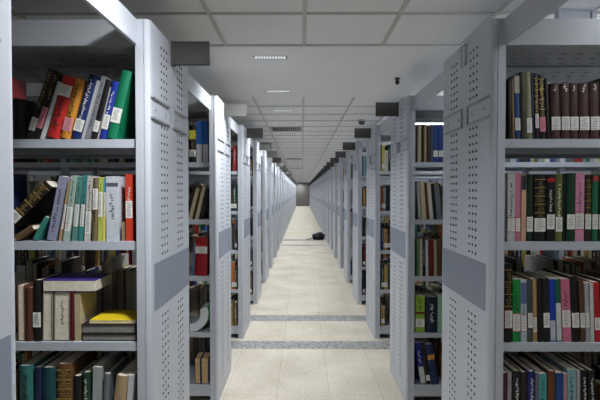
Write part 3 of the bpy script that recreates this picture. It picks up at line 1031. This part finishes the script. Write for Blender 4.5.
def filler_book(s, n, shelf, rear, k, rec, total):
    x, w, h, d, ci, lean = rec
    key = (s, n, shelf, int(rear), k)
    xa = s * (FACE[s] + x)
    X0 = xa if s > 0 else xa - w
    z = SHELVES[shelf] + 0.0015
    y = FRONT[s][n]
    y = y + 0.022 + 0.006 * ((k * 7) % 5) / 5 if not rear else y + DEEP - 0.022 - 0.006 * ((k * 7) % 5) / 5
    mode = 1 if KEEP is None else KEEP.get(code_of(key), 2)
    if mode == 2:
        return
    if mode == 0:
        MASS.setdefault(ci, []).append((X0, w, y, -d if rear else d, z, h))
        return
    rng = random.Random(seed_of(key))
    soft = ci in (11, 12, 13, 18, 19) or rng.random() < .3
    near = n <= 2
    o = make_book(w, h, d, PAL[ci], rng, soft=soft, label=(.03, .075, 'w') if rng.random() < .7 else None,
                  title=(.35, .85, WHT if sum(PAL[ci]) < 330 else INKT) if near and rng.random() < .6 else None, detail=near, back=False)
    if rear:
        o.rotation_euler = (0, 0, math.pi)
        o.location = (X0 + w, y, z)
    else:
        o.location = (X0, y, z)
    before = 0 if rear else len(SPEC.get((s, n, shelf), ()))
    if rear:
        lab = '%s book on the far side, %s from panel, %s, %s rack, %s' % (PALN[ci], nth(k), SHELF_WORD[shelf], ORD[n], ROWB[s])
    else:
        lab = '%s book, %s from panel, %s, %s rack, %s' % (PALN[ci], nth(k + before), SHELF_WORD[shelf], ORD[n], ROWB[s])
    tag(o, lab, 'book', 'books on the %s of the %s rack, %s' % (SHELF_WORD[shelf], ORD[n], ROW[s]))
    o['fid'] = repr(key)
    NAMED.append(o)


def code_of(key):
    s, n, shelf, rear, k = key
    return ((((s + 1) // 2 * 31 + n) * 5 + shelf) * 2 + rear) * 100 + k


def seed_of(key):
    v = 17
    for q in key:
        v = (v * 1009 + int(q) + 5) % 1000003
    return v


for s in (-1, 1):
    for n in range(NRACK):
        for shelf in range(5):
            for rear in (False, True):
                if n == 0:
                    x0, x1 = 0.075, 0.78
                    if not rear:
                        x0, x1 = (.52 if s > 0 else .64), 1.10
                elif n == 1:
                    x0, x1 = 0.075, 2.2
                    if not rear and (s, n, shelf) in SPEC:
                        x0 = 0.30
                    if not rear and (s, n, shelf) == (-1, 1, 3):
                        x0 = .30
                elif n <= 3:
                    x0, x1 = 0.075, (2.0 if n == 2 else 1.2)
                    if rear and n == 3: x1 = .2
                elif n <= 9:
                    x0, x1 = 0.07, 0.26
                    if rear: continue
                else:
                    x0, x1 = 0.07, 0.17
                    if rear: continue
                recs = fill(s, n, shelf, x0, x1, rear, seed_of((s + 2, n, shelf, int(rear))))
                for k, rec in enumerate(recs):
                    filler_book(s, n, shelf, rear, k, rec, len(recs))

# books that show only as slivers far down the rows: one mass
if MASS:
    bm = bmesh.new()
    cis = sorted(MASS)
    mats = [cover_mat(PAL[c]) for c in cis] + [PAGES]
    for mi, c in enumerate(cis):
        for (X0, w, y, d, z, h) in MASS[c]:
            box(bm, X0, X0 + w, y, y + d, z, z + h - 0.0035, mi)
            e = 0.003 if d > 0 else -0.003
            box(bm, X0 + .002, X0 + w - .002, y + e, y + d - e, z + h - .003, z + h - .0012, len(mats) - 1)
            for xx in (X0, X0 + w - .002):
                box(bm, xx, xx + .002, y, y + d, z + h - .003, z + h, mi)
            box(bm, X0, X0 + w, y, y + e, z + h - .003, z + h, mi)
    o = link('shelved_books', finish(bm, 'shelved_books', mats))
    tag(o, 'mass of small distant and half-hidden book spines on the racks along the aisle', 'books', None, 'stuff')

# ---- curled magazine with a green corner, fourth shelf of the second lit rack
yM = FRONT[-1][1] + 0.02
bm = bmesh.new()
zb = SHELVES[3] + 0.002
sect = []
xr = wx(208.5, yM)
R_ = 0.135
N_ = 14
pts_o, pts_i = [], []
for q in range(N_ + 1):
    a = -math.pi / 2 + (math.pi * 0.62) * q / N_
    cx, cz = xr - R_ - .005, zb + R_ + .001
    pts_o.append((cx + R_ * math.cos(a), cz + R_ * math.sin(a)))
    pts_i.append((cx + (R_ - .058) * math.cos(a), cz + (R_ - .058) * math.sin(a)))
P = pts_o + pts_i[::-1]
lo = [bm.verts.new((x, yM, z)) for x, z in P]
hi = [bm.verts.new((x, yM + .21, z)) for x, z in P]
n_ = len(P)
for a in range(n_):
    bm.faces.new((lo[a], lo[(a + 1) % n_], hi[(a + 1) % n_], hi[a]))
for k in range(N_):
    bm.faces.new((lo[k + 1], lo[k], lo[n_ - 1 - k], lo[n_ - 2 - k]))
    bm.faces.new((hi[k], hi[k + 1], hi[n_ - 2 - k], hi[n_ - 1 - k]))
bmesh.ops.recalc_face_normals(bm, faces=list(bm.faces))
mg = link('magazine', finish(bm, 'magazine', material('magazine_paper', rgb(206, 208, 212), .6, 0, .05, 40)))
tag(mg, 'curled white magazine with green edge, fourth shelf of second rack, brightly lit row', 'magazine')
bm = bmesh.new()
cv = []
for q in range(7, N_ + 1):
    a = -math.pi / 2 + (math.pi * 0.62) * q / N_
    cx, cz = xr - R_ - .005, zb + R_ + .001
    cv.append([bm.verts.new((cx + rr * math.cos(a), yy, cz + rr * math.sin(a))) for rr, yy in ((R_ + .0003, yM - .001), (R_ + .005, yM - .001), (R_ + .005, yM + .212), (R_ + .0003, yM + .212))])
for a, b in zip(cv, cv[1:]):
    for k in range(4):
        bm.faces.new((a[k], a[(k + 1) % 4], b[(k + 1) % 4], b[k]))
bm.faces.new(cv[0]); bm.faces.new(cv[-1])
bmesh.ops.recalc_face_normals(bm, faces=list(bm.faces))
gc = child('green_cover', finish(bm, 'green_cover', material('magazine_green', rgb(40, 150, 60), .5, 0, .05, 40)), mg)
gc['label'] = 'green outer cover'
#BOOKS_END

# ------------------------------------------------------------------ small things
DARKG = material('dark_grey_plastic', (0.07, 0.072, 0.078, 1), 0.5, 0, 0.05, 20.0)
BLACKP = material('black_plastic', (0.012, 0.012, 0.013, 1), 0.45)
BLACKC = material('black_cloth', (0.012, 0.012, 0.014, 1), 0.9, 0, 0.2, 14.0, 0.4, 60.0)
VENTM = material('vent_metal', (0.42, 0.42, 0.41, 1), 0.5, 0, 0.03, 8.0)
VENTD = material('vent_duct', (0.02, 0.02, 0.02, 1), 0.8)


def lathe(bm, prof, n=20):
    rings = []
    for r, z in prof:
        rings.append([bm.verts.new((r * math.cos(2 * math.pi * k / n), r * math.sin(2 * math.pi * k / n), z)) for k in range(n)])
    for a, b in zip(rings, rings[1:]):
        for k in range(n):
            bm.faces.new((a[k], a[(k + 1) % n], b[(k + 1) % n], b[k]))
    bm.faces.new(rings[0]); bm.faces.new(rings[-1][::-1])
    bmesh.ops.recalc_face_normals(bm, faces=list(bm.faces))


o = link('smoke_detector', None, None, (0.80, 5.92, CEIL))
bm = bmesh.new(); lathe(bm, [(.052, .001), (.052, -.014), (.046, -.020), (.040, -.021)]); child('base', finish(bm, 'base', VENTM, smooth=False), o)
bm = bmesh.new(); lathe(bm, [(.040, -.020), (.044, -.030), (.040, -.052), (.026, -.064), (.008, -.068)]); child('sensor_head', finish(bm, 'sensor_head', DARKG, smooth=True), o)
tag(o, 'round dark grey smoke detector on the tiled ceiling', 'smoke detector')
o = link('security_camera', None, None, (0.795, 3.70, CEIL - .012))
bm = bmesh.new(); lathe(bm, [(.022, .001), (.022, -.010), (.012, -.012), (.012, -.022)]); child('mount', finish(bm, 'mount', BLACKP), o)
bm = bmesh.new(); lathe(bm, [(.012, -.020), (.018, -.026), (.018, -.042), (.012, -.052), (.003, -.055)]); child('camera_head', finish(bm, 'camera_head', BLACKP, smooth=True), o)
tag(o, 'tiny black ceiling camera on the plain ceiling strip', 'camera')

VW = TSTEP - 0.03


def vent_parts():
    bm = bmesh.new()
    e = 0.022
    for (x0, x1, y0, y1) in ((-VW / 2, VW / 2, -VW / 2, -VW / 2 + e), (-VW / 2, VW / 2, VW / 2 - e, VW / 2), (-VW / 2, -VW / 2 + e, -VW / 2, VW / 2), (VW / 2 - e, VW / 2, -VW / 2, VW / 2)):
        box(bm, x0, x1, y0, y1, -0.012, 0.0)
    fr = finish(bm, 'frame', VENTM)
    bm = bmesh.new(); box(bm, -VW / 2 + e, VW / 2 - e, -VW / 2 + e, VW / 2 - e, -0.002, 0.001)
    du = finish(bm, 'duct_opening', VENTD)
    bm = bmesh.new()
    n = 13
    for k in range(n):
        x = -VW / 2 + e + (VW - 2 * e) * (k + .5) / n
        v = [bm.verts.new(p) for p in ((x - .010, -VW / 2 + e, -.002), (x + .006, -VW / 2 + e, -.018), (x + .006, VW / 2 - e, -.018), (x - .010, VW / 2 - e, -.002))]
        v2 = [bm.verts.new((q.co.x + .002, q.co.y, q.co.z)) for q in v]
        bm.faces.new(v); bm.faces.new(v2[::-1])
        for q in range(4):
            bm.faces.new((v[q], v2[q], v2[(q + 1) % 4], v[(q + 1) % 4]))
    bmesh.ops.recalc_face_normals(bm, faces=list(bm.faces))
    return fr, du, finish(bm, 'louver', VENTM)


vf, vd, vl = vent_parts()
for q, (j_, nm) in enumerate(((8, 'first and largest-looking'), (20, 'second'), (30, 'third'))):
    o = link('ceiling_vent', None, None, (TX0 - TSTEP / 2, TY0 + (j_ + .5) * TSTEP, CEIL))
    child('frame', vf, o); child('duct_opening', vd, o); child('louver', vl, o)
    tag(o, 'slatted square air vent in the ceiling, %s along the aisle' % nm, 'air vent', 'air vents in the ceiling')

# slumped black bag on the floor
bm = bmesh.new()
bmesh.ops.create_icosphere(bm, subdivisions=4, radius=1.0)
rb = random.Random(5)
ph = [rb.uniform(0, 6) for _ in range(8)]
for v in bm.verts:
    x, y, z = v.co
    f = 1 + .10 * math.sin(4 * x + ph[0]) * math.cos(3 * y + ph[1]) + .07 * math.sin(7 * x + 5 * z + ph[2]) + .05 * math.sin(11 * y + ph[3])
    X_, Y_, Z_ = x * f * .21, y * f * .15, (z * f + 1) * .10
    Z_ += .035 * math.exp(-((X_ - .06) ** 2) / .006)
    if z < -.6: Z_ = 0.0
    v.co = (X_, Y_, max(0.0, Z_))
body = finish(bm, 'body', BLACKC, smooth=True)
o = link('bag', None, None, (0.53, 14.25, 0.0015))
child('body', body, o)


def strap(parent, pts, r, name):
    cu = bpy.data.curves.new(name, 'CURVE')
    cu.dimensions = '3D'
    cu.bevel_depth = r
    sp = cu.splines.new('NURBS')
    sp.points.add(len(pts) - 1)
    for p, q in zip(sp.points, pts):
        p.co = (*q, 1)
    sp.use_endpoint_u = True
    sp.order_u = 3
    tmp = bpy.data.objects.new(name, cu)
    COL.objects.link(tmp)
    dg = bpy.context.evaluated_depsgraph_get()
    me = bpy.data.meshes.new_from_object(tmp.evaluated_get(dg))
    bpy.data.objects.remove(tmp)
    me.materials.clear(); me.materials.append(BLACKC)
    return child(name, me, parent)


strap(o, [(-.10, -.05, .10), (-.20, -.10, .07), (-.28, -.12, .014), (-.38, -.10, .012)], .011, 'strap')
strap(o, [(-.02, 0, .17), (.02, -.03, .25), (.10, -.02, .24), (.14, 0, .16)], .010, 'handle')
tag(o, 'slumped black bag lying on the aisle floor against a shaded-row rack', 'bag')

# bracket lying on top of the first shaded rack
bm = bmesh.new()
box(bm, 0, .175, 0, .012, 0, .225)
box(bm, -.004, .179, -.006, .018, .225, .236)
box(bm, -.006, .008, -.012, .024, 0, .230)
box(bm, .160, .179, -.012, .024, 0, .215)
o = link('sign_bracket', finish(bm, 'sign_bracket', PAINT), None, (1.262, NEAR + 0.41, 2.2155))
tag(o, 'grey metal sign bracket standing on top of the first rack, shaded row', 'sign bracket')

# ------------------------------------------------------------------ lamps
LED = emitter('led_dots', (0.88, 0.94, 1.0, 1), 0.9)
TRIMW = material('downlight_trim', (0.46, 0.455, 0.445, 1), 0.6, 0, 0.02, 5.0)


def downlight_parts():
    W, D = 0.23, 0.055
    bm = bmesh.new()
    for (x0, x1, y0, y1) in ((-W / 2 - .008, W / 2 + .008, -D / 2 - .008, -D / 2), (-W / 2 - .008, W / 2 + .008, D / 2, D / 2 + .008),
                             (-W / 2 - .008, -W / 2, -D / 2, D / 2), (W / 2, W / 2 + .008, -D / 2, D / 2)):
        box(bm, x0, x1, y0, y1, -0.003, 0.006)
    box(bm, -W / 2, W / 2, -D / 2, D / 2, -0.0005, 0.006)
    hous = finish(bm, 'housing', TRIMW)
    bm = bmesh.new()
    for i in range(11):
        for k in (-1, 1):
            x = -W / 2 + .015 + i * (W - .03) / 10
            box(bm, x - .006, x + .006, k * .013 - .006, k * .013 + .006, -0.002, 0.001)
    return hous, finish(bm, 'led_grid', LED)


def wording(q, n):
    if q < 2:
        return '%s before the plain strip' % ORD[1 - q]
    return '%s from the camera' % nth(q - 2)


def downlight_row(X, ys, power, spread, colour, label, cat, group, aim=(0, 0, -1), down=0.0, down_spread=90.0):
    hm, dm = downlight_parts()
    L = bpy.data.lights.new('lamp', 'AREA')
    L.shape = 'RECTANGLE'
    L.size, L.size_y = 0.22, 0.05
    L.energy = power
    L.spread = math.radians(spread)
    L.color = colour
    far = L.copy()
    far.energy = power * 0.4
    D = L.copy()
    D.energy = down
    D.spread = math.radians(down_spread)
    wash = D.copy()
    wash.energy = 3 * down
    wash.spread = math.radians(160)
    for q, y in enumerate(ys):
        z = CEIL - 0.012 if BULK0 < y < BULK1 else CEIL
        o = link('downlight', None, None, (X, y, z))
        child('housing', hm, o); child('led_grid', dm, o)
        la = child('lamp', L if q < 3 or cat != 'downlight' or 'rack ends' in label else far, o, (0, 0, -0.02))
        la.rotation_euler = Vector(aim).to_track_quat('-Z', 'Y').to_euler()
        if down > 0:
            child('lamp', D if q < len(ys) - 1 else wash, o, (0, 0, -0.012))
        tag(o, label % wording(q, len(ys)) if '%s' in label else label, cat, group)


P_MAIN, S_MAIN, P_SIDE, S_SIDE = 5.2, 116.0, 2.0, 160.0
AIM = (-0.45, 0.19, -0.85)
downlight_row(-0.225, [-1.05, 1.30] + [3.13 + 1.045 * k for k in range(0, 42) if 3.13 + 1.045 * k < END - .3], P_MAIN, S_MAIN, (0.93, 0.97, 1.0),
              'slim dotted downlight slot in the aisle ceiling, %s', 'downlight', 'downlights above the aisle', AIM, 6.5, 116.0)
for X in (-3.1, 3.1):  # unseen fill rows, added to give the rack gaps some ambient light
    downlight_row(X, [1.03 + 2 * 1.4126 * k for k in range(-1, 16)], P_SIDE, S_SIDE, (0.95, 0.98, 1.0),
                  'added dotted fill light in the ceiling beyond the far rack ends', 'downlight', 'added fill lights beyond the rack ends')

OPAL = emitter('opal_diffuser', (0.88, 0.94, 1.0, 1), 13.0)
bm = bmesh.new(); box(bm, -.34, .34, -.10, .10, -.03, 0.0); hm = finish(bm, 'housing', SHELFP)
bm = bmesh.new(); box(bm, -.30, .30, -.09, .09, -.085, -.0301); dm = finish(bm, 'diffuser', OPAL, 0.012)
for k in range(-1, NRACK):
    y = NEAR + DEEP + (STEP - DEEP) / 2 + (k - 1) * STEP
    o = link('ceiling_light', None, None, (1.74, y, CEIL - 0.0125 if BULK0 - .11 < y < BULK1 + .11 else CEIL - 0.0105))
    child('housing', hm, o); child('diffuser', dm, o)
    tag(o, 'white opal ceiling light over the gaps between racks of the shaded row', 'ceiling light', 'ceiling lights over the shaded row')

# ------------------------------------------------------------------ camera
cam = bpy.data.cameras.new('camera')
cam.sensor_width = 36.0
cam.lens = F / 600.0 * 36.0
cam.clip_start = 0.02
co = bpy.data.objects.new('camera', cam)
COL.objects.link(co)
co.location = (0, 0, EYE)
co.rotation_euler = (math.pi / 2 - 0.0192, 0.0, 0.0047)
SC.camera = co
